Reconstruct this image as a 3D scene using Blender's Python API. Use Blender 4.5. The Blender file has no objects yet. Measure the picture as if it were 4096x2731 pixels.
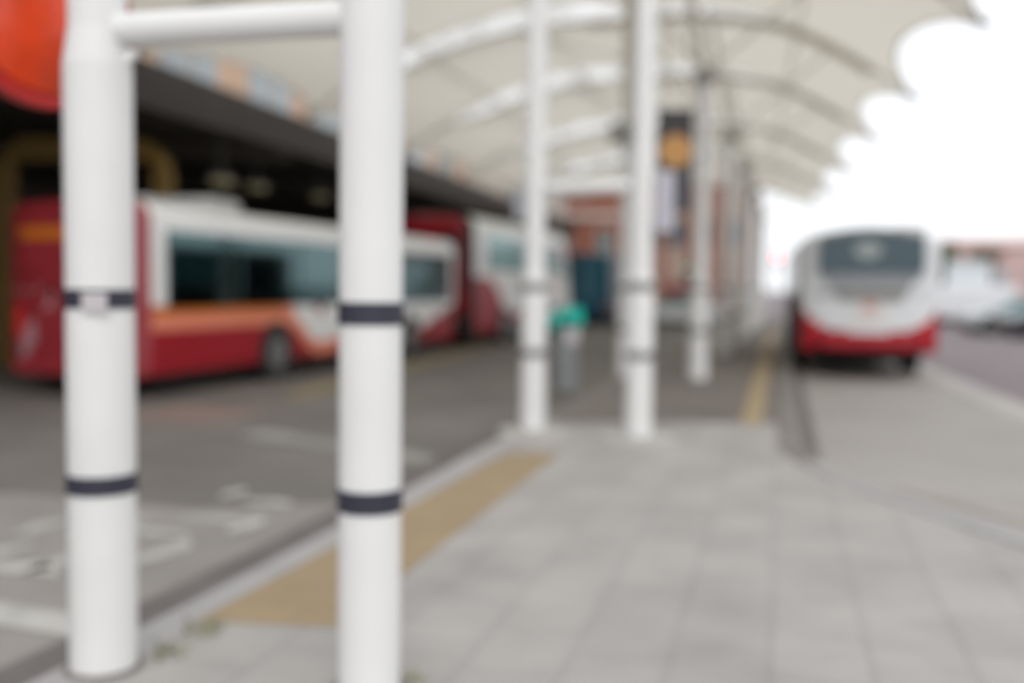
import bpy, bmesh, math, random
from mathutils import Vector, Matrix
random.seed(7)
SC = bpy.context.scene
COL = SC.collection
PI = math.pi
rad = math.radians

# ------------------------------------------------------------------ materials
def mat(name, color, rough=0.6, spec=0.4, metal=0.0, noise=None, bump=0.0, emit=None, coat=0.0):
    """Principled material; noise=(scale, amount) gives a blotchy variation of the base colour."""
    m = bpy.data.materials.new(name); m.use_nodes = True
    nt = m.node_tree; b = nt.nodes['Principled BSDF']
    b.inputs['Roughness'].default_value = rough
    b.inputs['Specular IOR Level'].default_value = spec
    b.inputs['Metallic'].default_value = metal
    b.inputs['Coat Weight'].default_value = coat
    c = (*color, 1)
    if noise:
        tc = nt.nodes.new('ShaderNodeTexCoord'); n = nt.nodes.new('ShaderNodeTexNoise')
        n.inputs['Scale'].default_value = noise[0]; n.inputs['Detail'].default_value = 6
        n.inputs['Roughness'].default_value = 0.6
        nt.links.new(tc.outputs['Object'], n.inputs['Vector'])
        r = nt.nodes.new('ShaderNodeValToRGB'); k = noise[1]
        r.color_ramp.elements[0].position = 0.3; r.color_ramp.elements[1].position = 0.7
        r.color_ramp.elements[0].color = (*[v * (1 - k) for v in color], 1)
        r.color_ramp.elements[1].color = (*[min(1, v * (1 + k)) for v in color], 1)
        nt.links.new(n.outputs['Fac'], r.inputs['Fac'])
        nt.links.new(r.outputs['Color'], b.inputs['Base Color'])
        if bump:
            bp = nt.nodes.new('ShaderNodeBump'); bp.inputs['Strength'].default_value = bump
            bp.inputs['Distance'].default_value = 0.02
            nt.links.new(n.outputs['Fac'], bp.inputs['Height']); nt.links.new(bp.outputs['Normal'], b.inputs['Normal'])
    else:
        b.inputs['Base Color'].default_value = c
    if emit:
        b.inputs['Emission Color'].default_value = (*emit[0], 1); b.inputs['Emission Strength'].default_value = emit[1]
    return m

def brick_mat(name, c1, c2, cm, w, h, mortar, rot=0.0, rough=0.75, vary=0.12, vertical=False, big=0.6):
    """Slabs / bricks with joints, tone differing from slab to slab, plus broad blotches."""
    m = bpy.data.materials.new(name); m.use_nodes = True
    nt = m.node_tree; b = nt.nodes['Principled BSDF']; b.inputs['Roughness'].default_value = rough
    b.inputs['Specular IOR Level'].default_value = 0.3
    tc = nt.nodes.new('ShaderNodeTexCoord'); mp = nt.nodes.new('ShaderNodeMapping')
    mp.inputs['Rotation'].default_value = (rad(90) if vertical else 0, 0, rot)
    nt.links.new(tc.outputs['Object'], mp.inputs['Vector'])
    br = nt.nodes.new('ShaderNodeTexBrick'); br.inputs['Scale'].default_value = 1
    br.inputs['Brick Width'].default_value = w; br.inputs['Row Height'].default_value = h
    br.inputs['Mortar Size'].default_value = mortar; br.inputs['Mortar Smooth'].default_value = 0.2
    br.inputs['Color1'].default_value = (*c1, 1); br.inputs['Color2'].default_value = (*c2, 1); br.inputs['Mortar'].default_value = (*cm, 1)
    nt.links.new(mp.outputs['Vector'], br.inputs['Vector'])
    n = nt.nodes.new('ShaderNodeTexNoise'); n.inputs['Scale'].default_value = big; n.inputs['Detail'].default_value = 7
    nt.links.new(tc.outputs['Object'], n.inputs['Vector'])
    mr = nt.nodes.new('ShaderNodeMapRange'); mr.inputs['From Min'].default_value = .3; mr.inputs['From Max'].default_value = .7
    mr.inputs['To Min'].default_value = 1 - vary; mr.inputs['To Max'].default_value = 1 + vary
    nt.links.new(n.outputs['Fac'], mr.inputs['Value'])
    mx = nt.nodes.new('ShaderNodeVectorMath'); mx.operation = 'SCALE'
    nt.links.new(br.outputs['Color'], mx.inputs[0]); nt.links.new(mr.outputs['Result'], mx.inputs['Scale'])
    nt.links.new(mx.outputs['Vector'], b.inputs['Base Color'])
    bp = nt.nodes.new('ShaderNodeBump'); bp.inputs['Strength'].default_value = .4; bp.inputs['Distance'].default_value = .01
    bp.invert = True
    nt.links.new(br.outputs['Fac'], bp.inputs['Height']); nt.links.new(bp.outputs['Normal'], b.inputs['Normal'])
    return m

def cloth_mat(name, color, trans, tcol=None, clear=0.0):
    m = bpy.data.materials.new(name); m.use_nodes = True
    nt = m.node_tree; nt.nodes.remove(nt.nodes['Principled BSDF']); out = nt.nodes['Material Output']
    d = nt.nodes.new('ShaderNodeBsdfDiffuse'); d.inputs['Color'].default_value = (*color, 1)
    t = nt.nodes.new('ShaderNodeBsdfTranslucent'); t.inputs['Color'].default_value = (*(tcol or color), 1)
    mx = nt.nodes.new('ShaderNodeMixShader'); mx.inputs['Fac'].default_value = trans
    nt.links.new(d.outputs[0], mx.inputs[1]); nt.links.new(t.outputs[0], mx.inputs[2])
    last = mx
    if clear:
        tr = nt.nodes.new('ShaderNodeBsdfTransparent'); m2 = nt.nodes.new('ShaderNodeMixShader')
        tc = nt.nodes.new('ShaderNodeTexCoord'); n = nt.nodes.new('ShaderNodeTexNoise'); n.inputs['Scale'].default_value = 1.6
        nt.links.new(tc.outputs['Object'], n.inputs['Vector'])
        mr = nt.nodes.new('ShaderNodeMapRange'); mr.inputs['From Min'].default_value = .35; mr.inputs['From Max'].default_value = .65
        mr.inputs['To Min'].default_value = clear * .3; mr.inputs['To Max'].default_value = clear
        nt.links.new(n.outputs['Fac'], mr.inputs['Value']); nt.links.new(mr.outputs['Result'], m2.inputs['Fac'])
        nt.links.new(mx.outputs[0], m2.inputs[1]); nt.links.new(tr.outputs[0], m2.inputs[2]); last = m2
    nt.links.new(last.outputs[0], out.inputs['Surface'])
    return m

M = {}
M['white'] = mat('white_paint', (.70, .695, .685), .5, spec=.25, noise=(1.3, .04))
M['white_far'] = mat('white_steel', (.76, .755, .73), .5, noise=(2, .03))
M['sleeve'] = mat('white_sleeve', (.69, .685, .675), .45, spec=.25, noise=(1.6, .045))
M['band'] = mat('navy_band', (.028, .028, .045), .5)
M['greyband'] = mat('grey_band', (.20, .20, .195), .6)
M['bracket'] = mat('bracket_grey', (.30, .29, .26), .6)
M['steel'] = mat('cream_steel', (.60, .57, .50), .5)
M['orange'] = mat('orange_sign_paint', (.60, .045, .005), .30, noise=(2.2, .35), coat=.3)
M['redrim'] = mat('red_sign_rim', (.42, .012, .010), .35)
M['slab'] = brick_mat('pale_paving_slabs', (.352, .335, .318), (.326, .31, .295), (.306, .291, .278), .56, .42, .018, rot=rad(105), vary=.13, big=1.5)
M['paver'] = brick_mat('brown_block_paving', (.20, .175, .155), (.165, .145, .13), (.11, .10, .09), .22, .11, .012, rot=rad(15), vary=.15)
M['tactile'] = brick_mat('buff_tactile_paving', (.325, .245, .15), (.30, .225, .138), (.27, .20, .12), .4, .4, .01, rot=rad(15), vary=.06)
M['lanelit'] = mat('daylit_lane_asphalt', (.262, .243, .225), .8, noise=(.9, .16), bump=.2)  # lane colour brightened for daylight outside the roof's shade
M['asphalt'] = mat('bus_lane_asphalt', (.16, .147, .134), .8, noise=(.55, .22), bump=.2)
M['bay'] = mat('bay_concrete', (.305, .285, .265), .8, noise=(.35, .13), bump=.15)
M['road'] = mat('road_asphalt', (.19, .16, .168), .8, noise=(.3, .16), bump=.2)
M['gutter'] = mat('dark_channel', (.135, .12, .115), .7, noise=(1.2, .25))
M['kerb'] = mat('kerb_stone', (.35, .335, .33), .75, noise=(1.5, .1))
M['kerbdark'] = mat('dark_kerb_stone', (.19, .17, .155), .75, noise=(1.2, .2))  # kerb stone in a darker tone
M['kerbblue'] = mat('bluish_kerb_stone', (.32, .308, .305), .7, noise=(1.2, .1))
M['mark'] = mat('worn_white_marking', (.43, .415, .39), .75, noise=(2.5, .22))
M['markfaint'] = mat('faded_white_marking', (.27, .26, .24), .8, noise=(1.2, .25))
M['yellow'] = mat('yellow_marking', (.33, .25, .145), .7, noise=(1.4, .15))
M['yellowfaint'] = mat('faded_yellow_marking', (.27, .22, .12), .8, noise=(.7, .2))
M['strip'] = mat('pale_channel_strip', (.39, .37, .35), .8, noise=(.5, .1))
M['redfaint'] = mat('faded_red_surface', (.24, .17, .15), .8, noise=(.8, .2))
M['pink'] = mat('worn_pink_strip', (.33, .295, .265), .8, noise=(.8, .15))
M['collar'] = mat('pale_concrete', (.44, .42, .40), .8, noise=(2, .08))
M['weed'] = mat('weed_leaf', (.30, .295, .21), .7, noise=(9, .3))
M['membrane'] = cloth_mat('canopy_membrane', (.70, .66, .56), .47, (.79, .755, .665))
M['archshade'] = cloth_mat('arch_shade_fabric', (.69, .65, .55), .36, (.72, .68, .58))  # less translucent cloth that paints shade along the arches
M['glazing'] = cloth_mat('clear_strip', (.85, .84, .82), .65, (.9, .89, .87), clear=.6)
M['fascia'] = mat('brown_fascia', (.036, .029, .025), .55, noise=(.4, .15))
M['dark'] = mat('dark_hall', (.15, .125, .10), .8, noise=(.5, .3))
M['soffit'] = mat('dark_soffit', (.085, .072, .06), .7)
M['mustard'] = mat('mustard_steel', (.20, .12, .025), .6, noise=(.8, .2))
M['peach'] = mat('peach_render', (.62, .43, .31), .7, noise=(.5, .12))
M['grille'] = mat('pale_upper_wall', (.55, .50, .43), .7, noise=(.5, .1))
M['skyglass'] = mat('pale_glass', (.30, .34, .36), .08, spec=1.0)
M['brick'] = brick_mat('orange_brick', (.29, .085, .05), (.23, .07, .045), (.24, .15, .12), .5, .16, .02, vary=.2, vertical=True, big=.25)
M['pinkbrick'] = brick_mat('pink_brick', (.58, .40, .37), (.54, .36, .34), (.52, .42, .4), .5, .16, .02, vary=.12, vertical=True, big=.1)
M['palewall'] = mat('pale_brown_render', (.34, .26, .215), .8, noise=(.6, .12))
M['lintel'] = mat('stone_lintel', (.50, .45, .40), .8, noise=(1, .1))
M['roofing'] = mat('grey_roofing', (.14, .13, .13), .8, noise=(.5, .2))
M['buswhite'] = mat('bus_white_paint', (.83, .83, .825), .28, coat=.4)
M['busgreywhite'] = mat('bus_cool_white_paint', (.64, .655, .67), .3, coat=.3)
M['busred'] = mat('bus_red_paint', (.31, .006, .015), .35, spec=.3, coat=.15)
M['reardark'] = mat('bus_rear_red_paint', (.27, .022, .03), .35, coat=.8)
M['rearpink'] = mat('bus_rear_pink_swoosh', (.40, .22, .24), .3, coat=.5)
M['busorange'] = mat('bus_orange_paint', (.56, .15, .015), .3, coat=.4)
M['bussalmon'] = mat('bus_salmon_stripe', (.78, .25, .15), .3, coat=.4)
M['glass'] = mat('tinted_glass', (.085, .145, .15), .07, metal=1.0)
M['glassteal'] = mat('teal_glass', (.27, .52, .55), .12, spec=.9, metal=.35, noise=(.5, .25))  # sky reflection put into the pale teal base colour
M['glassblue'] = mat('slate_glass', (.045, .08, .10), .12, spec=.5)
M['tyre'] = mat('tyre_rubber', (.022, .022, .022), .85)
M['rim'] = mat('grey_wheel_rim', (.22, .22, .22), .4, metal=.4)
M['under'] = mat('black_plastic', (.012, .012, .013), .6)
M['busgrille'] = mat('grey_engine_grille', (.26, .27, .29), .5)
M['tail'] = mat('red_lamp_lens', (.55, .02, .02), .25)
M['clearlamp'] = mat('clear_lamp_lens', (.6, .6, .58), .15)
M['plate'] = mat('pale_number_plate', (.65, .55, .48), .5)
M['emblem'] = mat('red_emblem', (.62, .16, .09), .5)
M['aircon'] = mat('roof_unit_grey', (.50, .50, .49), .5)
M['carwhite'] = mat('car_white_paint', (.70, .71, .73), .22, coat=.6)
M['carsilver'] = mat('car_silver_paint', (.52, .55, .57), .25, metal=.3, coat=.6)
M['truckpale'] = mat('truck_pale_paint', (.50, .53, .55), .4)
M['cardark'] = mat('car_dark_paint', (.05, .05, .06), .25, coat=.6)
M['carred'] = mat('car_red_paint', (.45, .05, .06), .25, coat=.6)
M['vanblue'] = mat('van_blue_paint', (.010, .115, .185), .3, coat=.5)
M['teal'] = mat('teal_plastic', (.0, .42, .34), .4)
M['binbody'] = mat('grey_bin_body', (.19, .20, .205), .5, noise=(3, .1))
M['notice'] = mat('pale_notice', (.48, .45, .46), .5)
M['paleoval'] = mat('pale_green_oval', (.30, .34, .335), .5)
M['signdark'] = mat('dark_sign_panel', (.035, .028, .033), .45)
M['signslate'] = mat('slate_sign_panel', (.055, .055, .066), .45)
M['signamber'] = mat('amber_disc', (.50, .26, .08), .45)
M['panel'] = mat('lavender_white_panel', (.40, .39, .44), .4)
M['leaf'] = mat('leaf_green', (.055, .085, .025), .7, noise=(.9, .35))
M['leafolive'] = mat('leaf_olive', (.11, .09, .035), .7, noise=(.9, .3))
M['bark'] = mat('bark', (.09, .07, .05), .9)
M['redlamp'] = mat('red_signal_light', (.5, .02, .02), .3, emit=((1.0, .07, .10), 26))
M['greenlamp'] = mat('green_signal_light', (.05, .3, .2), .3, emit=((.45, .58, .42), 9))
M['halllamp'] = mat('yellow_hall_lamp', (.5, .45, .25), .4, emit=((.85, .78, .36), .03))

# ------------------------------------------------------------------ mesh helpers
class MB:
    """Collects shapes into one mesh; every shape takes a material slot index."""
    def __init__(s): s.bm = bmesh.new()
    def _fin(s, faces, mi, smooth=False):
        for f in faces: f.material_index = mi; f.smooth = smooth
    def box(s, c, size, mi=0, rz=0.0, bev=0.0, rx=0.0, ry=0.0):
        g = bmesh.ops.create_cube(s.bm, size=1)
        Mx = Matrix.Translation(c) @ Matrix.Rotation(rz, 4, 'Z') @ Matrix.Rotation(ry, 4, 'Y') @ Matrix.Rotation(rx, 4, 'X') @ Matrix.Diagonal((*size, 1))
        bmesh.ops.transform(s.bm, matrix=Mx, verts=g['verts'])
        fs = list({f for v in g['verts'] for f in v.link_faces})
        if bev:
            es = list({e for v in g['verts'] for e in v.link_edges})
            r = bmesh.ops.bevel(s.bm, geom=es, offset=bev, segments=2, affect='EDGES', profile=.5)
            fs = [f for f in set(fs) | set(r['faces']) if f.is_valid]
        s._fin(fs, mi); return s
    def cyl(s, p0, p1, r0, r1=None, mi=0, seg=20, smooth=True):
        p0, p1 = Vector(p0), Vector(p1); r1 = r0 if r1 is None else r1
        d = p1 - p0
        g = bmesh.ops.create_cone(s.bm, cap_ends=True, segments=seg, radius1=r0, radius2=r1, depth=d.length)
        q = d.to_track_quat('Z', 'Y').to_matrix().to_4x4()
        bmesh.ops.transform(s.bm, matrix=Matrix.Translation((p0 + p1) / 2) @ q, verts=g['verts'])
        fs = {f for v in g['verts'] for f in v.link_faces}
        for f in fs:
            f.material_index = mi; f.smooth = smooth and len(f.verts) == 4
            if len(f.verts) != 4:
                for e in f.edges: e.smooth = False
        return s
    def tube(s, pts, r, mi=0, seg=8):
        pts = [Vector(p) for p in pts]; rings = []
        for i, p in enumerate(pts):
            t = (pts[min(i + 1, len(pts) - 1)] - pts[max(i - 1, 0)]).normalized()
            q = t.to_track_quat('Z', 'Y')
            rings.append([s.bm.verts.new(p + q @ Vector((r * math.cos(2 * PI * k / seg), r * math.sin(2 * PI * k / seg), 0))) for k in range(seg)])
        fs = [s.bm.faces.new((a[k], a[(k + 1) % seg], b[(k + 1) % seg], b[k])) for a, b in zip(rings, rings[1:]) for k in range(seg)]
        fs += [s.bm.faces.new(list(reversed(rings[0]))), s.bm.faces.new(rings[-1])]
        s._fin(fs, mi, True); return s
    def prism(s, poly, lo, hi, axis='Z', mi=0):
        """extrude a 2-D polygon along an axis from lo to hi"""
        def P(a, b, h): return {'Z': (a, b, h), 'X': (h, a, b), 'Y': (a, h, b)}[axis]
        A = [s.bm.verts.new(P(a, b, lo)) for a, b in poly]; B = [s.bm.verts.new(P(a, b, hi)) for a, b in poly]
        n = len(poly)
        fs = [s.bm.faces.new(A), s.bm.faces.new(B)] + [s.bm.faces.new((A[k], A[(k + 1) % n], B[(k + 1) % n], B[k])) for k in range(n)]
        s._fin(fs, mi); return s
    def grid(s, rows, mi=0, smooth=True, fn=None, closed=False):
        V = [[s.bm.verts.new(p) for p in r] for r in rows]; fs = []
        for a, b in zip(V, V[1:]):
            n = len(a)
            for k in range(n if closed else n - 1):
                f = s.bm.faces.new((a[k], a[(k + 1) % n], b[(k + 1) % n], b[k]))
                f.smooth = smooth; f.material_index = fn(f.calc_center_median(), k) if fn else mi; fs.append(f)
        return V
    def build(s, name, mats, parent=None, loc=None, rz=None, recalc=True):
        if recalc: bmesh.ops.recalc_face_normals(s.bm, faces=s.bm.faces[:])
        me = bpy.data.meshes.new(name); s.bm.to_mesh(me); s.bm.free()
        for m in (mats if isinstance(mats, (list, tuple)) else [mats]): me.materials.append(m)
        o = bpy.data.objects.new(name, me); COL.objects.link(o)
        if parent: o.parent = parent
        if loc is not None: o.location = loc
        if rz is not None: o.rotation_euler[2] = rz
        return o

def tag(o, label=None, cat=None, group=None, kind=None):
    for k, v in (('label', label), ('category', cat), ('group', group), ('kind', kind)):
        if v: o[k] = v
    return o
def thing(name, label, cat, loc=(0, 0, 0), rz=0.0, group=None):
    o = bpy.data.objects.new(name, None); COL.objects.link(o); o.empty_display_size = .2
    o.location = loc; o.rotation_euler[2] = rz
    return tag(o, label, cat, group)
def copy_tree(o, parent=None):
    c = o.copy(); COL.objects.link(c)
    if parent: c.parent = parent
    for ch in list(o.children): copy_tree(ch, c)
    return c
def sheet(name, poly, z, m, thick=0.0):
    b = MB()
    if thick: b.prism(poly, z - thick, z)
    else: b.bm.faces.new([b.bm.verts.new((x, y, z)) for x, y in poly])
    o = b.build(name, m); 
    if not thick and o.data.polygons[0].normal.z < 0: o.data.flip_normals()
    return tag(o, kind='structure')
def ribbon(pts, w0, w1):
    """polygon of the strip that runs along pts between the lateral offsets w0 and w1 (to the right is +)"""
    L, R = [], []
    for i, p in enumerate(pts):
        a = Vector(pts[max(i - 1, 0)]); c = Vector(pts[min(i + 1, len(pts) - 1)]); t = (c - a).normalized()
        n = Vector((t.y, -t.x)); q = Vector(p); L.append(tuple(q + n * w0)); R.append(tuple(q + n * w1))
    return L + R[::-1]

# ------------------------------------------------------------------ world, sun, camera
w = bpy.data.worlds.new('World'); SC.world = w; w.use_nodes = True
nt = w.node_tree; bg = nt.nodes['Background']
sky = nt.nodes.new('ShaderNodeTexSky'); sky.sky_type = 'NISHITA'; sky.sun_disc = False
SUN_EL, SUN_ROT = rad(42), rad(172)
sky.sun_elevation = SUN_EL; sky.sun_rotation = SUN_ROT
sky.air_density = 1.0; sky.dust_density = 4.0; sky.ozone_density = 1.0
hs = nt.nodes.new('ShaderNodeHueSaturation'); hs.inputs['Saturation'].default_value = .18   # overcast: the blue goes out of the sky
cl = nt.nodes.new('ShaderNodeMixRGB'); cl.inputs['Fac'].default_value = .82; cl.inputs['Color2'].default_value = (8.8, 9.0, 9.3, 1)   # closed white cloud cover
nt.links.new(sky.outputs['Color'], hs.inputs['Color']); nt.links.new(hs.outputs['Color'], cl.inputs['Color1']); nt.links.new(cl.outputs['Color'], bg.inputs['Color'])
bg.inputs['Strength'].default_value = .12
sl = bpy.data.lights.new('Sun', 'SUN'); sl.energy = .65; sl.angle = rad(40); sl.color = (1, .97, .92)
so = bpy.data.objects.new('sun', sl); COL.objects.link(so)
sdir = Vector((math.sin(SUN_ROT) * math.cos(SUN_EL), math.cos(SUN_ROT) * math.cos(SUN_EL), math.sin(SUN_EL)))
so.rotation_euler = (-sdir).to_track_quat('-Z', 'Y').to_euler()
so.location = sdir * 60

cam = bpy.data.cameras.new('Camera'); co = bpy.data.objects.new('camera', cam); COL.objects.link(co)
pit, rol = math.atan(126 / 2287), .0125
upv = Vector((0, math.sin(pit), math.cos(pit))); fw = Vector((0, math.cos(pit), -math.sin(pit))); rt = Vector((1, 0, 0))
R_ = rt * math.cos(rol) + upv * math.sin(rol); U_ = -rt * math.sin(rol) + upv * math.cos(rol)
co.matrix_world = Matrix(((R_.x, U_.x, -fw.x, 0), (R_.y, U_.y, -fw.y, 0), (R_.z, U_.z, -fw.z, 1.6), (0, 0, 0, 1)))
cam.lens = 35; cam.sensor_width = 36; cam.clip_start = .05; cam.clip_end = 2000
cam.dof.use_dof = True; cam.dof.focus_distance = 1.64; cam.dof.aperture_fstop = .95
SC.camera = co
SC.view_settings.view_transform = 'Standard'; SC.view_settings.look = 'None'
SC.view_settings.exposure = 0.36; SC.view_settings.gamma = 1
SC.cycles.use_denoising = True
SC.cycles.max_bounces = 8; SC.cycles.diffuse_bounces = 5; SC.cycles.transparent_max_bounces = 8

# ------------------------------------------------------------------ the ground
RZ = -.12                                             # road level; the platform top is z = 0
LK = [(-4.9, -6), (-1.70, 4.57), (-1.13, 6.56), (-.19, 10.18), (.9, 14.2), (12.2, 56)]        # kerb on the bus side
RK = [(16.2, 58), (6.28, 22.3), (3.55, 12.1), (2.98, 10.0), (2.93, 9.2), (3.0, 8.2), (3.43, 6.56), (4.1, 4.6), (5.6, 1.5), (9, -6)]
sheet('ground', [(-400, -60), (400, -60), (400, 900), (-400, 900)], RZ - .02, M['road'])
sheet('bus_lane', ribbon(LK, -16, 0), RZ - .010, M['asphalt'])
sheet('daylit_lane', [(-4.9, -6), (-1.72, 4.5), (-1.13, 6.56), (-.75, 8.0), (-2.4, 7.5), (-4.0, 8.0), (-8.5, 7.6), (-12, 8.5), (-20, 8.2), (-20, -6)], RZ - .005, M['lanelit'])  # near lane painted lighter; the darker lane beyond carries the roof shade
bay_edge = [(3.0, -6), (7.2, 13.5), (9.4, 23.2), (18.2, 61)]
sheet('bus_bay', [(2.0, -6), (12, -6), (7.34, 13.9), (9.45, 23.37), (18.3, 62), (14, 62), (5, 22), (2, 10)], RZ - .006, M['bay'])
sheet('channel_strip', ribbon([(5.2, 5), (7.34, 14.18), (9.45, 23.37), (18, 60)], -.25, .3), RZ, M['strip'])
sheet('pavement', [(x, y) for x, y in ribbon(LK, .26, .26)[:6] if y < 11] + [(.24, 11.72), (3.2, 11.95), (2.72, 10.0), (2.66, 9.2), (2.74, 8.2), (3.18, 6.45), (3.86, 4.45), (5.35, 1.3), (8.7, -6)], 0, M['slab'], .3)
far_l = [p for p in ribbon(LK, .26, .26)[:6] if p[1] > 11.73]
sheet('platform', [(.24, 11.72)] + far_l + [(15.8, 58), (5.95, 22.3), (3.25, 12.1), (3.2, 11.95)], 0, M['paver'], .3)
sheet('kerb', ribbon(LK[:5][:4] + [(.30, 12.0)], 0, .25), .002, M['kerb'], .3)
sheet('kerb_far', ribbon([(.30, 12.0)] + LK[4:], 0, .25), .002, M['kerbdark'], .3)
sheet('kerb_edge', ribbon(RK[:5], 0, .28), .002, M['kerbdark'], .3)
sheet('kerb_curve', ribbon(RK[4:], 0, .24), .003, M['kerbblue'], .3)
sheet('gutter', ribbon(LK[:5], -.46, -.02), RZ + .002, M['gutter'])
sheet('gutter_edge', ribbon([(p[0], p[1]) for p in RK[:5]], -.16, -.02), RZ + .002, M['gutter'])
sheet('worn_strip', ribbon([(3.15, 8.6), (3.75, 7.0), (4.4, 5.3)], -.45, -.22), RZ + .002, M['pink'])
sheet('tactile_paving', [(-1.48, 4.64), (-.81, 4.58), (.49, 9.56), (-.03, 9.5)], .005, M['tactile'], .004)
sheet('yellow_line', ribbon([(2.86, 11.75), (6.9, 26.8), (10, 38)], -.14, .12), .005, M['yellow'])
sheet('bay_line', [(-5.2, 5.85), (-2.05, 4.72), (-2.0, 4.98), (-5.2, 6.15)], RZ + .001, M['mark'])
sheet('cross_line', [(-3.1, 11.2), (-.75, 9.45), (-.6, 9.85), (-2.9, 11.65)], RZ + .001, M['markfaint'])
sheet('lane_line', ribbon([(-3.4, 15.3), (-2.3, 20.5), (.1, 33.5)], -.2, .22), RZ + .001, M['yellowfaint'])
sheet('red_patch', [(-5.2, 12.4), (-3.7, 12.2), (-3.2, 13.6), (-4.6, 13.9)], RZ - .002, M['redfaint'])
# worn white lettering on the lane, rubbed down to broken strokes
b = MB()
random.seed(3)
base = Vector((-2.85, 5.75)); ux = Vector((.30, .95)).normalized(); uy = Vector((-.95, .30))
for (u, v, lu, lv) in ((.1, .1, .16, .5), (.32, .0, .5, .13), (.35, .5, .3, .14), (1.05, -.05, .13, .5), (1.2, .3, .32, .14), (1.5, -.2, .13, .42),
                       (1.45, -.55, .42, .13), (.7, -.45, .55, .15), (2.1, -.3, .14, .4), (.2, .9, .3, .15), (2.3, .15, .3, .14), (.9, .75, .4, .13), (-.25, .4, .14, .4)):
    c = base + ux * u * 1.05 + uy * v
    n = 9; ph = random.random() * 6
    poly = [(c + ux * (lu * .62 * math.cos(2 * PI * k / n) * (1 + .3 * math.sin(3 * k + ph))) + uy * (lv * .62 * math.sin(2 * PI * k / n) * (1 + .25 * math.cos(2 * k + ph)))) for k in range(n)]
    b.bm.faces.new([b.bm.verts.new((p.x, p.y, 0)) for p in poly])
o = b.build('road_marking', M['mark'], loc=(0, 0, RZ + .003)); tag(o, kind='structure')

# ------------------------------------------------------------------ posts
def band(b, z, r, h, mi=0):
    b.cyl((0, 0, z - h / 2), (0, 0, z + h / 2), r, mi=mi, seg=28)
def post_part(parent, x, y, r, top, rs, zs, bands, bandm, bh, name='post'):
    """a round post with a plastic sleeve round its foot and two hoops of tape"""
    b = MB(); b.cyl((0, 0, 0), (0, 0, top), r, seg=28)
    o = b.build(name, M['white'], parent, (x, y, 0))
    if rs:
        s = MB(); s.cyl((0, 0, .015), (0, 0, zs), rs, seg=28); s.cyl((0, 0, zs), (0, 0, zs + .14), rs, r + .002, seg=28)
        s.build('sleeve', M['sleeve'], o)
    k = MB(); k.cyl((0, 0, .004), (0, 0, .012), (rs or r) + .022, seg=28); k.build('sealant_ring', M['kerbdark'], o)
    for z in bands:
        q = MB(); band(q, z, (rs or r) + .006, bh); q.build('band', bandm, o)
    return o
g1 = thing('post_frame', 'near white goal-shaped frame of two thick posts with navy hoops and a crossbar', 'frame')
post_part(g1, -1.68, 4.06, .112, 5.6, .133, 2.46, (1.53, .78), M['band'], .076)
post_part(g1, -.55, 3.87, .122, 5.6, 0, 0, (1.49, .765), M['band'], .086)
b = MB(); b.cyl((-1.60, 4.045, 2.60), (-.64, 3.885, 2.62), .067, seg=20); b.build('crossbar', M['white'], g1)
b = MB(); b.prism([(-1.57, 2.52), (-1.50, 2.52), (-1.57, 2.44)], 4.02, 4.06, 'Y'); b.build('gusset', M['white'], g1)
b = MB(); b.box((-1.645, 4.06 - .142, 1.515), (.10, .012, .08), bev=.004); b.build('scuffed_label', M['notice'], g1)
g2 = thing('post_frame', 'second white goal-shaped frame farther along with grey hoops on pale concrete collars', 'frame')
for x, y, bz in ((.24, 11.05, (1.60, .87)), (1.37, 10.66, (1.62, .88))):
    p = post_part(g2, x, y, .112, 7.95, .142, 1.62, bz, M['greyband'], .10)
    c = MB(); c.cyl((0, 0, 0), (0, 0, .012), .40, .37, seg=32); c.build('collar', M['collar'], p)
b = MB(); b.cyl((.36, 11.0, 2.68), (1.26, 10.70, 2.68), .075, seg=20); b.build('crossbar', M['white'], g2)

ROWS = [10.7, 17.5, 24.3, 31.1, 37.9, 44.7, 51.5]
def foot_l(d): return Vector((-4.89 + .233 * (d - 24.5), d, 5.67 + .005 * (d - 24.5)))
def foot_r(d): return Vector((9.71 + .233 * (d - 24.5), d, 6.24 - max(0, d - 31.1) * .028))
RISE = 2.55
def arch(d, u):
    L, Rr = foot_l(d), foot_r(d)
    p = L.lerp(Rr, u); p.z += (RISE - max(0, d - 31.1) * .043) * (1 - abs(2 * u - 1) ** 2.35)
    return p
post_labels = ['single white canopy post just past the dark hanging sign, nearest of the single posts',
               'second single white canopy post, beyond the one by the hanging sign',
               'third single white canopy post in the receding line', 'fourth single white canopy post in the receding line',
               'fifth single white canopy post in the receding line', 'last white canopy post at the far end of the shelter']
proto = None
for i, d in enumerate(ROWS[1:]):
    x = 3.28 + .2815 * (d - 17.5)
    if proto is None:
        t = proto = thing('canopy_post', post_labels[0], 'post', (x, d, 0), 0, 'white posts that hold up the canopy')
        p = post_part(t, 0, 0, .115, 5.15, .165, 1.62, (1.6, .86), M['greyband'], .10, 'shaft')
        b = MB(); b.box((0, 0, 5.26), (.34, .4, .22), bev=.03); b.build('head_bracket', M['bracket'], t)
        top = 3.2
        b = MB(); b.cyl((0, 0, 5.4), (-.55, 0, 8.35), .07, .05, seg=10); b.build('mast', M['steel'], t)
        for dx, dz in ((-2.6, 8.15), (2.6, 7.55)):
            b = MB(); b.cyl((0, 0, 5.35), (dx, 0, dz), .03, seg=10); b.build('strut', M['steel'], t)
    else:
        t = copy_tree(proto); t.location = (x, d, 0); t['label'] = post_labels[i]
t = thing('canopy_post', 'white canopy post hidden behind the second frame, beside the bus lane kerb', 'post', (2.03, 17.9, 0), 0, 'white posts that hold up the canopy')
post_part(t, 0, 0, .11, 4.6, .14, 1.62, (1.6, .86), M['greyband'], .10, 'shaft')
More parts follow.
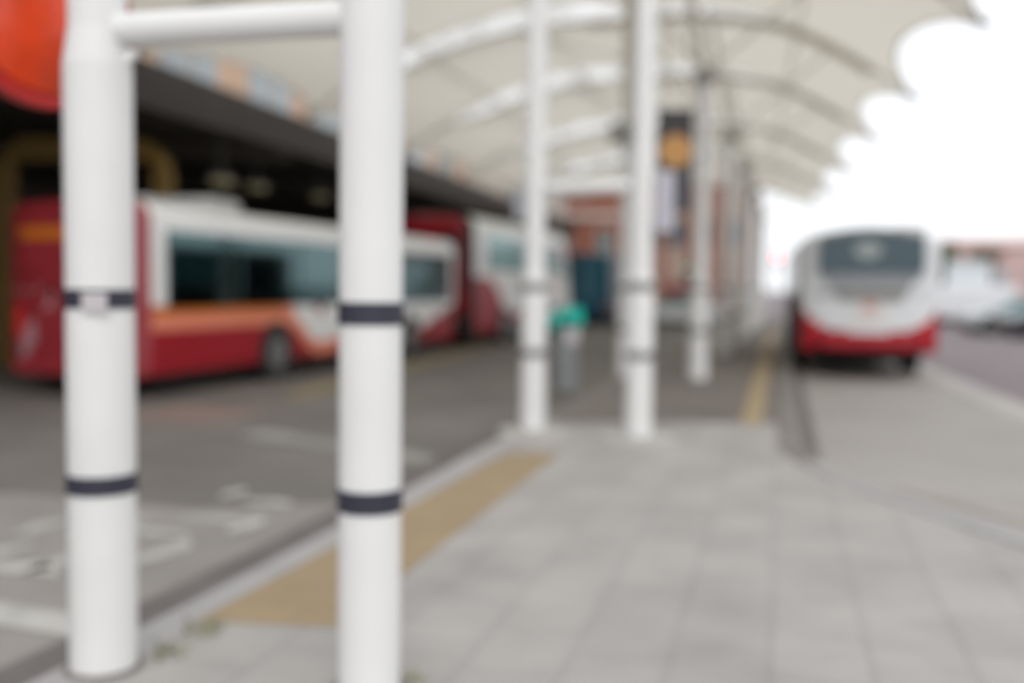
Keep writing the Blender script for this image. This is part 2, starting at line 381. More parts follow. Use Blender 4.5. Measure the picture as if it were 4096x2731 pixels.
b = MB(); b.cyl((0, 0, 4.6), (-.05, 0, 8.6), .12, .09, seg=10); b.build('mast', M['steel'], t)
b = MB(); b.box((-.12, -.1, 4.35), (.42, .4, .34), bev=.03); b.build('head_bracket', M['bracket'], t)

# ------------------------------------------------------------------ canopy
can = thing('canopy', 'large white tensioned fabric canopy with scalloped edges arching over the platform', 'canopy')
def gap(u):                                            # depth of the clear strip between two neighbouring bays
    a = max(0, min(1, (u - .06) / .10)); c = max(0, min(1, (.80 - u) / .30))
    return .03 + .44 * min(a, c)
NU, NV = 48, 14
for k in range(len(ROWS) - 1):
    d0, d1 = ROWS[k], ROWS[k + 1]; rows = []
    for j in range(NV + 1):
        v = j / NV; s = math.sin(PI * v) ** .7 if 0 < v < 1 else 0; s0, s1 = .036 * s, .062 * s; row = []
        for i in range(NU + 1):
            u = s0 + (1 - s0 - s1) * i / NU
            a, c = arch(d0, u), arch(d1, u)
            a = a - Vector((0, 0, gap(u)))
            p = a.lerp(c, v); p.z -= .30 * math.sin(PI * v) * math.sin(PI * (.08 + .84 * u))
            row.append(p)
        rows.append(row)
    b = MB(); b.grid(rows); b.build('membrane', M['membrane'], can)
    for e in (0, NU):                                  # hem tube with its cable along each scalloped edge
        h = MB(); h.tube([r[e] for r in rows], .035); h.build('hem', M['white_far'], can)
for d in ROWS:
    us = [i / 40 for i in range(41)]
    b = MB(); b.tube([arch(d, u) + Vector((0, 0, .03)) for u in us], .06)
    b.tube([arch(d, u) - Vector((0, 0, gap(u) + .02)) for u in us], .045)
    o = b.build('arch', M['white_far'], can)
    b = MB(); b.grid([[arch(d, .46 + .47 * q / 20) + Vector((0, e, -gap(.46 + .47 * q / 20) - .065 + .02 * abs(e))) for q in range(21)] for e in (-.1, .1, .32, .52)])
    b.build('arch_shade_strip', M['archshade'], o)  # strip added under each arch for its darker shade band
    if d > 12:
        b = MB(); b.grid([[arch(d, u) for u in us], [arch(d, u) - Vector((0, 0, gap(u))) for u in us]]); b.build('clear_strip', M['glazing'], o)
    for e, sgn in ((foot_l(d), -1), (foot_r(d), 1)):
        b = MB(); b.box(e + Vector((sgn * .04, 0, -.0)), (.22, .10, .12), bev=.03); b.build('corner_plate', M['greyband'], o)
for u in (.2, .38, .62, .8):                            # purlins that tie the arches together
    b = MB(); b.tube([arch(d, u) - Vector((0, 0, .42 if u < .5 else .3)) for d in ROWS], .03); b.build('purlin', M['steel'], can)
for k in range(1, len(ROWS) - 1):                      # diagonal wind braces in the bays
    a, c = arch(ROWS[k], .34), arch(ROWS[k + 1], .56)
    b = MB(); b.cyl(a - Vector((0, 0, .5)), c - Vector((0, 0, .35)), .04, seg=8); b.build('brace', M['steel'], can)

# ------------------------------------------------------------------ station building on the left
FA = lambda y, off=0.0: (-6.77 + .236 * (y - 17.1) - off, y)
st = thing('station_building', 'dark roofed station building with brown fascia over the bus lane and pale upper storey', 'building')
def along(y0, y1, o0, o1):
    a, c = FA(y0, o0), FA(y1, o0); e, g = FA(y1, o1), FA(y0, o1)
    return [a, c, e, g]
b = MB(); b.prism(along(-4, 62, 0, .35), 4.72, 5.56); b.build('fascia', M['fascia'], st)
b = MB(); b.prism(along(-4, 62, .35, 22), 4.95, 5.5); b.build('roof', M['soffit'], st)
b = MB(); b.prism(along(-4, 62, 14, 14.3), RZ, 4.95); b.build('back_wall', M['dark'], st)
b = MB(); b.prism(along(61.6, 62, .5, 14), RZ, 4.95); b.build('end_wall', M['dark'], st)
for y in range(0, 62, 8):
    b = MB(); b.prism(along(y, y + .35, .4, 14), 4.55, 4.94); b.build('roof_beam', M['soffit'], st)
b = MB(); b.prism(along(10, 62, 2.4, 9), 5.5, 9.0); up = b.build('upper_wall', M['grille'], st)
b = MB(); b.prism(along(46, 61.9, .6, 2.38), 5.57, 8.6); b.build('upper_wall', M['lintel'], st)
yw = 10.6
i = 0
while yw < 60:
    wd = 1.0 if i % 3 != 2 else 1.3
    b = MB(); b.prism(along(yw, yw + wd, 2.36, 2.4), 5.75, 8.4)
    b.build('window' if i % 3 != 2 else 'peach_panel', M['skyglass'] if i % 3 != 2 else M['peach'], up); yw += wd + .22; i += 1
# mustard portal in the hall
t = thing('portal_frame', 'mustard yellow steel portal with rounded corners behind the nearest bus', 'frame', (-8.7, 20.3, RZ), 0)
for sx in (-1, 1):
    b = MB(); b.box((sx * 1.6, 0, 2.0), (.36, .36, 4.0), bev=.03); b.build('column', M['mustard'], t)
    b = MB(); b.tube([(sx * (1.6 - .45 * (1 - math.cos(a))), 0, 3.9 + .45 * math.sin(a)) for a in [i * PI / 16 for i in range(9)]], .2); b.build('corner', M['mustard'], t)
b = MB(); b.box((0, 0, 4.36), (2.6, .36, .46), bev=.03); b.build('lintel', M['mustard'], t)
for i, (x, y, z, lb) in enumerate(((-6.55, 22.5, 3.85, 'dim yellow lamp in the dark hall, nearest and above the bus roof unit'), (-6.5, 25.4, 4.0, 'dim yellow lamp in the dark hall, middle one of three'),
                        (-5.6, 29.0, 4.1, 'dim yellow lamp in the dark hall, farthest one of three'))):
    t = thing('hall_lamp', lb, 'lamp', (x, y, z), 0, 'dim lamps in the hall')
    b = MB(); b.box((0, 0, 0), (.34, .6, .1), bev=.02); b.build('diffuser', M['halllamp'], t)
    b = MB(); b.box((0, 0, .08), (.42, .7, .06)); b.cyl((0, 0, .1), (0, 0, 4.9 - z), .015, seg=8); b.build('housing', M['bracket'], t)

# ------------------------------------------------------------------ buses
NS = 30
def ring(W, z0, z1, r, rb, n=NS, crown=.05):
    h = W / 2; pts = []
    for i in range(n + 1): pts.append((h, z0 + rb + (z1 - r - z0 - rb) * i / n))
    for i in range(1, 9):
        a = PI / 2 * i / 8; pts.append((h - r + r * math.cos(a), z1 - r + r * math.sin(a)))
    for i in range(1, 6):
        q = i / 6; pts.append(((h - r) * (1 - 2 * q), z1 + crown * math.sin(PI * q)))
    for i in range(0, 9):
        a = PI / 2 + PI / 2 * i / 8; pts.append((-h + r + r * math.cos(a), z1 - r + r * math.sin(a)))
    for i in range(1, n + 1): pts.append((-h, z1 - r + (z0 + rb - z1 + r) * i / n))
    for i in range(1, 4):
        a = PI + PI / 2 * i / 4; pts.append((-h + rb + rb * math.cos(a), z0 + rb + rb * math.sin(a)))
    for i in range(0, 7): pts.append((-h + rb + (W - 2 * rb) * i / 6, z0))
    for i in range(1, 4):
        a = -PI / 2 + PI / 2 * i / 4; pts.append((h - rb + rb * math.cos(a), z0 + rb + rb * math.sin(a)))
    return pts
def bus_body(parent, L, W, z0, z1, mats, livery, r=.26, rake=0.0, step=.09, bulge=.12, crown=.05):
    """rounded coachwork lofted from rear (y = 0) to front (y = L); livery(x, y, z, face) picks the paint"""
    b = MB(); rows = []
    st_ = [(0, .80), (.03, .87), (.08, .93), (.16, .97), (.28, 1)]
    ys = st_ + [(.28 + (L - .56) * i / max(1, int(L / step)), 1) for i in range(1, int(L / step))] + [(L - q, s) for q, s in reversed(st_)]
    for y, s in ys:
        row = []
        for x, z in ring(W, z0, z1, r, .10, crown=crown):
            e = 1 - (1 - s) * .35
            zz = z0 + (z - z0) * e if z > (z0 + z1) / 2 else z
            yy = y
            if y > L - 2.2 and z > 1.3: yy = y - rake * (z - 1.3) * ((y - L + 2.2) / 2.2)
            if y < .2: yy = y + bulge * (x / W * 2) ** 2 * (1 - y / .2)
            row.append((x * s, yy, zz))
        rows.append(row)
    def fn(c, k): return livery(c.x, c.y, c.z, 'side')
    V = b.grid(rows, fn=fn, closed=True)
    for e, tagname in ((0, 'rear'), (-1, 'front')):     # close the ends with strips between the two sides so that the paint can vary
        R0 = V[e]; n = len(R0)
        idx = sorted(range(n), key=lambda q: 0)
        left = {}; 
        # symmetrical ring: walk up right side / left side together
        nside = NS + 9
        right_i = list(range(0, nside)); left_i = list(range(nside + 5 + 8 + NS, nside + 5 - 1, -1))
        m = min(len(right_i), len(left_i))
        prev = None
        for q in range(m):
            a, c = R0[right_i[q]], R0[left_i[q]]
            cols = [a] + [b.bm.verts.new(a.co.lerp(c.co, t / 22) + Vector((0, -bulge * (1 - (1 - 2 * t / 22) ** 2) * 0 if e == 0 else 0, 0))) for t in range(1, 22)] + [c]
            if e == 0:
                for t in range(1, 22): cols[t].co.y = bulge * (cols[t].co.x / W * 2) ** 2
            if prev:
                for t in range(22):
                    f = b.bm.faces.new((prev[t], prev[t + 1], cols[t + 1], cols[t])); f.smooth = True
                    cc = f.calc_center_median(); f.material_index = livery(cc.x, cc.y, cc.z, tagname)
            prev = cols
        # cap above the last pair and below the first pair
        top = [R0[i] for i in range(nside - 1, nside + 6)]
        try:
            f = b.bm.faces.new([v for v in prev[::-1][:0]] + top + prev[1:-1][::-1]); f.material_index = livery(0, 0 if e == 0 else L, z1, tagname)
        except ValueError: pass
    o = b.build('body', mats, parent)
    return o
def wheel(parent, x, y, r, side, dz=0.0):
    zc = r + dz
    a = MB(); a.cyl((x + side * .003, y, zc), (x - side * .3, y, zc), r + .09, seg=28); a.build('wheel_arch', M['under'], parent)
    t = MB(); t.cyl((x + side * .02, y, zc), (x - side * .26, y, zc), r, seg=32); o = t.build('wheel', M['tyre'], parent)
    q = MB(); q.cyl((x + side * .03, y, zc), (x - side * .1, y, zc), r * .60, r * .52, seg=24); q.cyl((x + side * .055, y, zc), (x, y, zc), r * .22, seg=16); q.build('rim', M['rim'], o)
def panes(parent, x, side, spans, z0, z1, m, name='side_window'):
    for (y0, y1) in spans:
        b = MB(); b.box((x + side * .006, (y0 + y1) / 2, (z0 + z1) / 2), (.03, y1 - y0, z1 - z0), bev=.01); b.build(name, m, parent)
def rear_panel(parent, name, poly, y, m, th=.04):
    b = MB(); b.prism(poly, y - th / 2, y + th / 2, 'Y'); return b.build(name, m, parent)

SLANT = math.atan(.3166)
def place(t, x, y):                                    # x, y of the rear corner nearest the platform
    t.rotation_euler[2] = -SLANT
    return t
# --- nearest bus, side and rear
W1 = 2.5
c, s = math.cos(SLANT), math.sin(SLANT)
t = thing('bus', 'red white and orange single deck bus parked beside the dark roofed hall', 'bus', (-5.36 - c * W1 / 2, 14.3 + s * W1 / 2, RZ), -SLANT)
def liv1(x, y, z, f):
    # slots: 0 white 1 red 2 orange 3 salmon 4 rear red
    if f == 'rear' or y < .10:
        if 2.36 < z < 2.52: return 2
        if f == 'rear' and x < -.3 and abs(z - (.5 + (x + 1.15) * .95)) < .2: return 5
        return 4
    if y < .24: return 4
    if .62 < y < 12.4 and 1.36 < z < 2.5: return 6
    if z > 1.36: return 0
    if y < 4.0: lim = 1.05
    elif y < 5.4: lim = 1.05 - .65 * (1 - math.cos(PI * (y - 4.0) / 1.4)) / 2
    elif y < 7.4: lim = .40 + .35 * (1 - math.cos(PI * (y - 5.4) / 2.0)) / 2
    else: lim = .80 - .5 * min(1, (y - 7.4) / 2.4)
    if y < 4.0:
        if z > 1.22: return 2
        if z > .98: return 3
        return 1
    if y < 7.6:
        if 1.12 < z < 1.34 and abs(y - 5.35) < (z - 1.1) * 1.2: return 1
        if z > lim + .20 + (max(0, 4.5 - y) * .6): return 0
        if z > lim - .06: return 3
        return 1
    if y > 9.4 and z < .42 + (y - 9.4) * .26: return 1
    return 0
bus_body(t, 12.9, W1, .30, 2.90, [M['buswhite'], M['busred'], M['busorange'], M['bussalmon'], M['reardark'], M['rearpink'], M['under']], liv1)
panes(t, W1 / 2, 1, [(.66, 2.55), (2.62, 4.5), (4.57, 6.4), (6.47, 8.3), (8.37, 10.2), (10.3, 11.2), (11.3, 12.35)], 1.33, 2.50, M['glass'])
b = MB(); b.box((0, 6.4, .24), (2.1, 11.6, .16)); b.build('shade_box', M['under'], t)  # dark box added to deepen the shade under the bus
panes(t, -W1 / 2, -1, [(1, 4), (4.1, 8), (8.1, 12)], 1.42, 2.50, M['glass'])
for y in (3.75, 9.75):
    wheel(t, W1 / 2, y, .48, 1); wheel(t, -W1 / 2, y, .48, -1)
rear_panel(t, 'rear_window', [(-.85, 1.9), (.85, 1.9), (.8, 2.3), (-.8, 2.3)], .03, M['reardark'])
rear_panel(t, 'engine_grille', [(-.6, .9), (.6, .9), (.6, 1.3), (-.6, 1.3)], .02, M['reardark'])
for sx in (-1, 1):
    b = MB(); b.box((sx * .95, .10, 1.1), (.14, .1, .5), bev=.02); b.build('tail_light', M['tail'], t)
b = MB(); b.box((0, .06, .42), (2.1, .12, .2), bev=.03); b.build('bumper', M['reardark'], t)
b = MB(); b.box((.45, 2.5, 3.0), (1.2, .9, .24), bev=.08); b.build('roof_unit', M['aircon'], t)
b = MB(); b.box((.35, .85, 2.96), (1.0, .4, .10), bev=.05); b.build('roof_unit', M['aircon'], t)
rear_panel(t, 'windscreen', [(-1.0, 1.1), (1.0, 1.1), (.95, 2.4), (-.95, 2.4)], 12.9, M['glass'])
# --- coach farther along the same kerb
t = thing('coach', 'tall white coach with pale teal windows and red flank ahead of the red bus', 'coach', (-1.15 - c * 1.25, 27.6 + s * 1.25, RZ), -SLANT)
def liv2(x, y, z, f):
    if f == 'rear' or y < .12: return 1 if z > 1.2 else 2
    if f == 'front': return 0
    if y < .25: return 2
    yy = y - .3
    if z < 2.0 and yy < 2.6 - max(0, z - .9) ** 2 * 1.1: return 1
    if z < .62: return 3
    if z < .95 and 3.2 < y < 6.3: return 1
    return 0
bus_body(t, 11.3, 2.5, .35, 3.72, [M['buswhite'], M['busred'], M['under'], M['busgrille']], liv2, r=.42, rake=.42)
panes(t, 1.25, 1, [(1.3, 3.2), (3.27, 5.2), (5.27, 7.2), (7.27, 9.0)], 2.20, 3.22, M['glassteal'])
b = MB(); b.box((0, 5.5, .27), (2.1, 10.2, .2)); b.build('shade_box', M['under'], t)  # dark box added for the shade under the coach
panes(t, -1.25, -1, [(1.3, 4.2), (4.3, 9.0)], 2.30, 3.20, M['glassteal'])
b = MB(); b.prism([(9.07, 2.3), (10.35, 2.05), (10.2, 2.6), (9.9, 3.2), (9.07, 3.2)], 1.235, 1.262, 'X'); b.build('side_window', M['glassteal'], t)
for y in (3.0, 8.8):
    wheel(t, 1.25, y, .5, 1); wheel(t, -1.25, y, .5, -1)
rear_panel(t, 'rear_window', [(-.9, 2.4), (.9, 2.4), (.85, 3.2), (-.85, 3.2)], .03, M['glass'])
b = MB(); b.box((0, 10.92, 2.6), (2.1, .05, 1.3), rx=rad(23)); b.build('windscreen', M['glassteal'], t)
for sx in (-1, 1):
    b = MB(); b.box((sx * .95, .1, 1.2), (.16, .1, .6), bev=.02); b.build('tail_light', M['tail'], t)
    b = MB(); b.tube([(sx * 1.1, 10.9, 3.2), (sx * 1.35, 11.5, 3.1), (sx * 1.4, 11.55, 2.7)], .04); b.box((sx * 1.4, 11.55, 2.55), (.2, .12, .4), bev=.03); b.build('mirror', M['under'], t)
# --- bus on the right, seen from behind
t = thing('bus', 'white bus seen from behind with red lower body and wide rear window', 'bus', (6.80, 18.95, 0), -math.atan(.248))
def liv3(x, y, z, f):
    ax = abs(x)
    if f == 'side' and y > .30:
        if x < -1.15 and z > .5: return 2  # left flank painted black for its shaded side
        return 1 if z < 1.0 else 0
    lim = .79 + .10 * (ax / .75) ** 2 + max(0, ax - 1.0) * .8
    return 1 if z < lim else 0
bus_body(t, 10.6, 2.54, .43, 2.70, [M['busgreywhite'], M['busred'], M['under']], liv3, r=.26, step=.3, crown=.12)
rear_panel(t, 'rear_window', [(-.94, 1.94), (.94, 1.94), (.96, 2.2), (.94, 2.60), (.5, 2.70), (0, 2.73), (-.5, 2.70), (-.94, 2.60), (-.96, 2.2)], .012, M['glassblue'], .10)
rear_panel(t, 'roof_edge', [(-.94, 2.615), (-.5, 2.715), (0, 2.745), (.5, 2.715), (.94, 2.615), (.94, 2.66), (.5, 2.76), (0, 2.80), (-.5, 2.76), (-.94, 2.66)], .012, M['bracket'], .10)
rear_panel(t, 'window_oval', [(-.07 + .26 * math.cos(k * PI / 8), 2.37 + .17 * math.sin(k * PI / 8)) for k in range(16)], -.04, M['paleoval'], .012)  # pale oval on the rear glass
rear_panel(t, 'window_surround', [(-.95, 1.88), (.95, 1.88), (.95, 1.92), (-.95, 1.92)], .03, M['busgrille'], .1)
rear_panel(t, 'engine_grille', [(-.55, 1.40), (.55, 1.40), (.84, 1.87), (-.84, 1.87)], .012, M['busgrille'], .06)
b = MB()
for i in range(4): b.box((0, -.025, 1.43 + i * .055), (1.06 + i * .07, .02, .035))
b.build('grille_slats', M['bracket'], t)
rear_panel(t, 'emblem', [(-.12, 1.27), (.12, 1.27), (.15, 1.32), (.0, 1.37), (-.15, 1.32)], -.005, M['emblem'], .05)
rear_panel(t, 'number_plate', [(-.26, 1.04), (.26, 1.04), (.26, 1.15), (-.26, 1.15)], .0, M['plate'], .05)
b = MB(); b.box((0, .03, .58), (1.7, .14, .2), bev=.04); b.build('bumper', M['busred'], t)
for sx in (-1, 1):
    b = MB(); b.box((sx * 1.0, .09, .88), (.13, .12, .26), bev=.03); b.build('tail_light', M['tail'], t)
panes(t, -1.27, -1, [(.8, 2.6), (2.7, 4.5), (4.6, 6.4), (6.5, 8.3), (8.4, 10)], 1.5, 2.42, M['glass'])
panes(t, 1.27, 1, [(.8, 2.6), (2.7, 4.5), (4.6, 6.4), (6.5, 8.3), (8.4, 10)], 1.5, 2.42, M['glass'])
for y in (2.9, 8.2):
    wheel(t, 1.27, y, .47, 1, RZ); wheel(t, -1.27, y, .47, -1, RZ)
b = MB(); b.box((.72, .6, 2.76), (.6, .7, .14), bev=.03); b.build('roof_unit', M['aircon'], t)
b = MB(); b.box((0, 5.9, .30), (2.1, 8.8, .28)); b.build('shade_box', M['under'], t)  # dark box added for the shade below this bus

# ------------------------------------------------------------------ signs and small things
t = thing('round_sign', 'large domed orange red round sign fixed beside the nearest white post', 'sign', (-2.06, 4.42, 2.76), rad(52))
b = MB()
R0 = .405
rows = [[(R0 * .88 * q * math.cos(2 * PI * k / 40), -.035 - .07 * (1 - q * q), R0 * .88 * q * math.sin(2 * PI * k / 40)) for k in range(40)] for q in (.01, .25, .5, .7, .85, .95, 1)]
V = b.grid(rows, closed=True); b.bm.faces.new(V[0]); b.bm.faces.new(V[-1]); b.build('sign_face', M['orange'], t)
b = MB(); b.cyl((0, -.035, 0), (0, .05, 0), R0, seg=48); b.build('rim', M['redrim'], t)
b = MB(); b.cyl((.15, .07, 0), (.40, -.32, 0), .025, seg=10); b.build('bracket', M['bracket'], t)

t = thing('hanging_sign', 'tall dark sign with an amber disc hanging under the canopy between two white posts', 'sign', (2.40, 15.0, 2.74), 0)
b = MB(); b.box((0, 0, .32), (.52, .12, .62), bev=.02); b.build('lower_panel', M['signslate'], t)
b = MB(); b.box((0, 0, 1.08), (.54, .11, .88), bev=.02); b.build('upper_panel', M['signdark'], t)
b = MB(); b.cyl((0, -.075, .90), (0, -.04, .90), .245, seg=32); b.build('amber_disc', M['signamber'], t)
for sx in (-.18, .18):
    b = MB(); b.cyl((sx, 0, 1.5), (sx, 0, 5.6), .025, seg=8); b.build('hanger', M['steel'], t)

t = thing('flag_panel', 'pale lavender timetable panel fixed to the right post of the second frame', 'sign', (1.37, 10.66, 0), 0)
b = MB(); b.box((.235, -.02, 2.52), (.19, .05, .64), bev=.01); b.build('panel', M['panel'], t)
for z in (2.74, 2.3):
    b = MB(); b.cyl((.10, 0, z), (.2, 0, z), .02, seg=8); b.build('bracket', M['bracket'], t)
t = thing('flag_panel', 'small grey lavender panel on the left post of the second frame', 'sign', (.24, 11.05, 0), 0)
b = MB(); b.box((-.175, -.02, 2.50), (.12, .05, .34), bev=.01); b.build('panel', M['busgrille'], t)
b = MB(); b.cyl((-.10, 0, 2.5), (-.2, 0, 2.5), .02, seg=8); b.build('bracket', M['bracket'], t)

t = thing('litter_bin', 'slim grey litter bin with a bright teal hood and pale notice by the second frame', 'bin', (.78, 15.2, 0), rad(10))
b = MB(); b.box((.03, 0, .5), (.34, .36, 1.0), bev=.05); b.build('bin_body', M['binbody'], t)
b = MB(); b.box((.10, -.19, .86), (.20, .02, .22), bev=.005); b.build('notice', M['notice'], t)
b = MB(); b.prism([(-.24, .99), (.24, 1.02), (.27, 1.14), (.24, 1.30), (.10, 1.30), (-.26, 1.12)], -.2, .2, 'Y'); b.build('hood', M['teal'], t)
b = MB(); b.box((-.02, -.205, 1.07), (.3, .02, .07)); b.build('aperture', M['under'], t)

wl = ['tuft of weeds in the joint beside the near left post foot', 'larger tuft of weeds between kerb and buff tactile paving', 'small tuft of weeds at the foot of the near right post']
for i, (x, y, r, n) in enumerate(((-1.45, 4.20, .07, 22), (-1.40, 4.5, .09, 34), (-.38, 3.93, .04, 14))):
    b = MB(); random.seed(i + 20)
    for _ in range(n):
        a = random.random() * 2 * PI; q = r * random.random() ** .5; px, py = q * math.cos(a), q * math.sin(a)
        h = .02 + .05 * random.random(); dx, dy = random.uniform(-.03, .03), random.uniform(-.03, .03); wd = .008
        b.bm.faces.new([b.bm.verts.new(v) for v in ((px - wd, py, 0), (px + wd, py, 0), (px + dx + wd * .6, py + dy, h), (px + dx * 1.4, py + dy * 1.4, h * 1.15))])
    tag(b.build('weed', M['weed'], loc=(x, y, .002)), wl[i], 'weed', 'weeds in the paving')

# ------------------------------------------------------------------ far vehicles
def car(name, label, cat, loc, rz, paint, prof, cabin, Wd, wheels, r=.33, tall=False, group=None):
    """side profile (y, z) extruded across, with a glazed upper part set in, wheels, lamps"""
    t = thing(name, label, cat, loc, rz, group)
    b = MB(); b.prism(prof, -Wd / 2, Wd / 2, 'X')
    bmesh.ops.bevel(b.bm, geom=b.bm.edges[:], offset=.06, segments=2, affect='EDGES', profile=.6); b.build('body', paint, t)
    n = len(cabin); ins = Wd / 2 - .16
    b = MB()
    A = [b.bm.verts.new((-(ins if z > 1.2 else Wd / 2 - .06), y, z)) for y, z in cabin]; B = [b.bm.verts.new(((ins if z > 1.2 else Wd / 2 - .06), y, z)) for y, z in cabin]
    b.bm.faces.new(A); b.bm.faces.new(B)
    for k in range(n): b.bm.faces.new((A[k], A[(k + 1) % n], B[(k + 1) % n], B[k]))
    b.build('cabin_glass', M['glass'], t)
    yl = [y for y, z in prof]; b = MB(); b.box((0, (min(yl) + max(yl)) / 2, .27), (Wd - .2, max(yl) - min(yl) - .3, .22)); b.build('shade_slab', M['under'], t)  # dark slab added to strengthen the shade under the vehicle
    ym = [y for y, z in cabin]; zt = max(z for y, z in cabin)
    if not tall:
        ty = [y for y, z in cabin if z > zt - .1]
        b = MB(); b.box((0, (min(ty) + max(ty)) / 2, zt + .02), (2 * ins + .06, max(ty) - min(ty) + .1, .06), bev=.02); b.build('roof', paint, t)
    for y in wheels:
        for sx in (-1, 1): wheel(t, sx * Wd / 2, y, r, sx)
    y0 = min(y for y, z in prof); y1 = max(y for y, z in prof)
    for sx in (-1, 1):
        b = MB(); b.box((sx * (Wd / 2 - .22), y0 + .0, .82), (.3, .08, .18), bev=.02); b.build('tail_light', M['tail'], t)
        b = MB(); b.box((sx * (Wd / 2 - .25), y1 - .0, .70), (.34, .08, .16), bev=.02); b.build('headlight', M['clearlamp'], t)
    return t
hatch = ([(0, .35), (0, .95), (.25, 1.0), (2.9, .98), (3.9, .85), (4.05, .6), (4.0, .35)], [(.12, .98), (.45, 1.42), (1.9, 1.46), (2.95, .98)])
vanp = ([(0, .4), (0, 2.45), (3.6, 2.45), (4.35, 1.35), (5.2, 1.15), (5.35, .5), (5.3, .4)], [(3.45, 1.45), (3.40, 2.28), (3.74, 2.28), (4.35, 1.45)])
vt = 18.0
PB = [(y, z * 1.36 if z > .5 else z) for y, z in vanp[0]]
car('truck', 'tall pale box truck parked far beyond the road, highest of the parked vehicles', 'truck', (27.4, 60, RZ), rad(155), M['truckpale'], [(0, .45), (0, 3.5), (3.5, 3.5), (3.7, 2.6), (4.5, 2.3), (5.3, 1.4), (5.4, .5), (5.3, .4)],
    [(3.75, 1.6), (3.72, 2.42), (4.4, 2.2), (5.1, 1.5)], 2.3, (.95, 4.4), .42, True)
car('van', 'white panel van parked side on, just right of the standing bus', 'van', (26.0, 52, RZ), rad(84), M['carwhite'], [(y, z * .85 if z > .5 else z) for y, z in vanp[0]], [(y, z * .85) for y, z in vanp[1]], 1.9, (.9, 4.3), .36, True)
car('car', 'pale silver car at the right edge, just behind the added dark one', 'car', (22.9, 41.5, RZ), rad(86), M['carsilver'], *hatch, 1.8, (.75, 3.2))
car('car', 'white car behind the panel van, beside the box truck', 'car', (27.6, 55.5, RZ), rad(84), M['carwhite'], *hatch, 1.75, (.75, 3.2))
car('car', 'added dark car at the right edge, standing for the shade under the pale silver one', 'car', (23.0, 38.0, RZ), rad(86), M['cardark'], *hatch, 1.75, (.75, 3.2))  # car added to stand for the dark shade below the silver one
car('car', 'dark car tucked between the silver car and the white panel van', 'car', (25.6, 45.6, RZ), rad(86), M['cardark'], *hatch, 1.8, (.75, 3.2))
car('van', 'dark blue van beyond the coach at the end of the bus lane', 'van', (3.5, 46, RZ), rad(-17), M['vanblue'], [(0, .4), (0, 3.3), (3.6, 3.3), (4.35, 1.35), (5.2, 1.15), (5.35, .5), (5.3, .4)], vanp[1], 2.0, (.9, 4.3), .36, True)
car('car', 'red car beside the blue van, half hidden by a white post', 'car', (5.45, 50.5, RZ), rad(-17), M['carred'], *hatch, 1.7, (.75, 3.2))
car('van', 'small red van behind the white car, between two white posts', 'van', (8.3, 49, RZ), rad(-17), M['carred'], [(y, z * .82 if z > .5 else z) for y, z in vanp[0]], [(y, z * .82) for y, z in vanp[1]], 1.6, (.9, 4.3), .33, True)
car('car', 'white car seen between white posts in front of the brick building', 'car', (9.0, 44.0, RZ), rad(86), M['carwhite'], *hatch, 1.75, (.75, 3.2))

# ------------------------------------------------------------------ far buildings, signals, trees
t = thing('brick_building', 'orange brick building with pale stone bands at the end of the bus lane', 'building', (4.6, 64, RZ), 0)
b = MB(); b.box((0, 3, 4.2), (6.0, 6, 8.4)); b.build('wall', M['brick'], t)
for z in (3.0, 6.3):
    b = MB(); b.box((0, -.04, z), (6.06, .1, .34)); b.build('stone_band', M['lintel'], t)
for ix in range(2):
    for z in (1.5, 4.7):
        b = MB(); b.box((-1.5 + ix * 2.8, -.03, z), (1.0, .1, 1.5)); f = b.build('window', M['lintel'], t)
        b = MB(); b.box((-1.5 + ix * 2.8, -.07, z), (.8, .06, 1.3)); b.build('pane', M['glass'], f)
b = MB(); b.box((0, 3, 8.5), (6.3, 6.4, .24)); b.build('parapet', M['lintel'], t)
t = thing('station_house', 'pale brown building with orange brick piers seen between the white posts', 'building', (11.45, 64.5, RZ), 0)
b = MB(); b.box((0, 3, 4.7), (7.4, 6, 9.4)); b.build('wall', M['palewall'], t)
for px in (-3.4, -1.7, -.1, 1.8, 3.5):
    b = MB(); b.box((px, -.06, 4.7), (.42, .16, 9.4)); b.build('brick_pier', M['brick'], t)
b = MB(); b.box((0, 3, 9.52), (7.8, 6.6, .22)); b.build('parapet', M['lintel'], t)
for px in (-2.55, -.9, .85, 2.65):
    b = MB(); b.box((px, -.03, 5.3), (.9, .1, 1.6)); b.build('window', M['glassblue'], t)
t = thing('brick_building', 'long pale pink brick building across the road at the right', 'building', (52, 96, RZ), rad(-8))
b = MB(); b.box((0, 5, 3.1), (26, 10, 6.2)); b.build('wall', M['pinkbrick'], t)
b = MB(); b.prism([(-.4, 6.2), (10.4, 6.2), (5, 7.2)], -13.4, 13.4, 'X'); b.build('roof', M['pinkbrick'], t)
for ix in range(8):
    b = MB(); b.box((-11 + ix * 3.1, -.03, 3.2), (1.3, .1, 1.6)); b.build('window', M['skyglass'], t)
t = thing('shop_building', 'low pale grey building far across the road behind the parked vehicles', 'building', (37.5, 104, RZ), rad(-6))
b = MB(); b.box((0, 4, 2.9), (13, 8, 5.8)); b.build('wall', M['grille'], t)
b = MB(); b.box((0, 4, 5.95), (13.5, 8.5, .3)); b.build('roof', M['roofing'], t)
for ix in range(4):
    b = MB(); b.box((-4.6 + ix * 3.1, -.03, 2.4), (1.8, .1, 2.0)); b.build('window', M['skyglass'], t)

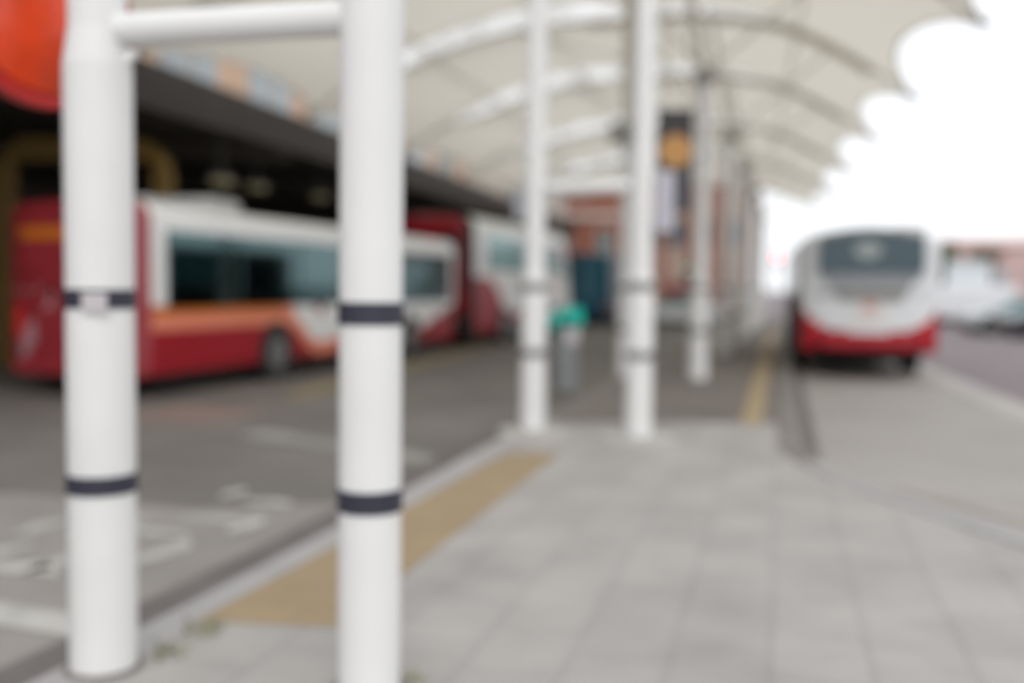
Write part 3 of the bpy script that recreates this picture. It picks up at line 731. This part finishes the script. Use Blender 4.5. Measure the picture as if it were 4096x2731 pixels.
def tree(label, x, y, h, r, m, seed, n=900, group='trees beyond the road'):
    random.seed(seed); t = thing('tree', label, 'tree', (x, y, RZ), 0, group)
    b = MB(); b.cyl((0, 0, 0), (0, 0, h * .55), .22, .12, seg=10)
    for k in range(6):
        a = k * 1.1; b.cyl((0, 0, h * (.3 + .04 * k)), (math.cos(a) * r * .6, math.sin(a) * r * .6, h * (.6 + .05 * k)), .09, .03, seg=6)
    b.build('trunk', M['bark'], t)
    b = MB(); cl = [(random.uniform(-.6, .6) * r, random.uniform(-.6, .6) * r, h * random.uniform(.35, .88), r * random.uniform(.3, .5)) for _ in range(14)]
    for _ in range(n):
        cx, cy, cz, cr = random.choice(cl)
        v = Vector((random.gauss(0, 1), random.gauss(0, 1), random.gauss(0, .8))).normalized() * cr * random.random() ** .4
        p = Vector((cx, cy, cz)) + v; q = .16 + .14 * random.random()
        A = Vector((random.gauss(0, 1), random.gauss(0, 1), random.gauss(0, 1))).normalized(); B = A.orthogonal().normalized()
        b.bm.faces.new([b.bm.verts.new(p + e) for e in (A * q, B * q * .6, -A * q, -B * q * .6)])
    b.build('crown', m, t)
tree('dark green tree right behind the standing bus', 25.5, 58.5, 5.0, .9, M['leaf'], 1)
tree('olive brown tree top between grey building and pink building', 42.2, 90, 7.0, 1.7, M['leafolive'], 2)
tree('small green tree left of the grey building', 31.5, 78, 5.6, 1.7, M['leaf'], 3)
tree('distant olive tree behind the pink building', 60, 118, 8.4, 3.5, M['leafolive'], 4)
for (nm, lb, x, y, z, m, r) in (('traffic_light', 'far traffic light showing red, left of the standing bus', 15.88, 60, 3.57, M['redlamp'], .075),
                             ('signal_light', 'faint green signal lamp on a thin pole among the white posts', 8.22, 47, 2.5, M['greenlamp'], .035)):
    t = thing(nm, lb, 'signal', (x, y, RZ), 0); zz = z - RZ
    b = MB(); b.cyl((0, .1, 0), (0, .1, zz + .6), .05, seg=10); b.build('pole', M['bracket'], t)
    b = MB(); b.box((0, .05, zz - .2), (.3, .16, .85), bev=.03); b.build('housing', M['under'], t)
    b = MB(); b.cyl((0, -.06, zz), (0, -.03, zz), r, seg=20); b.build('lamp', m, t)
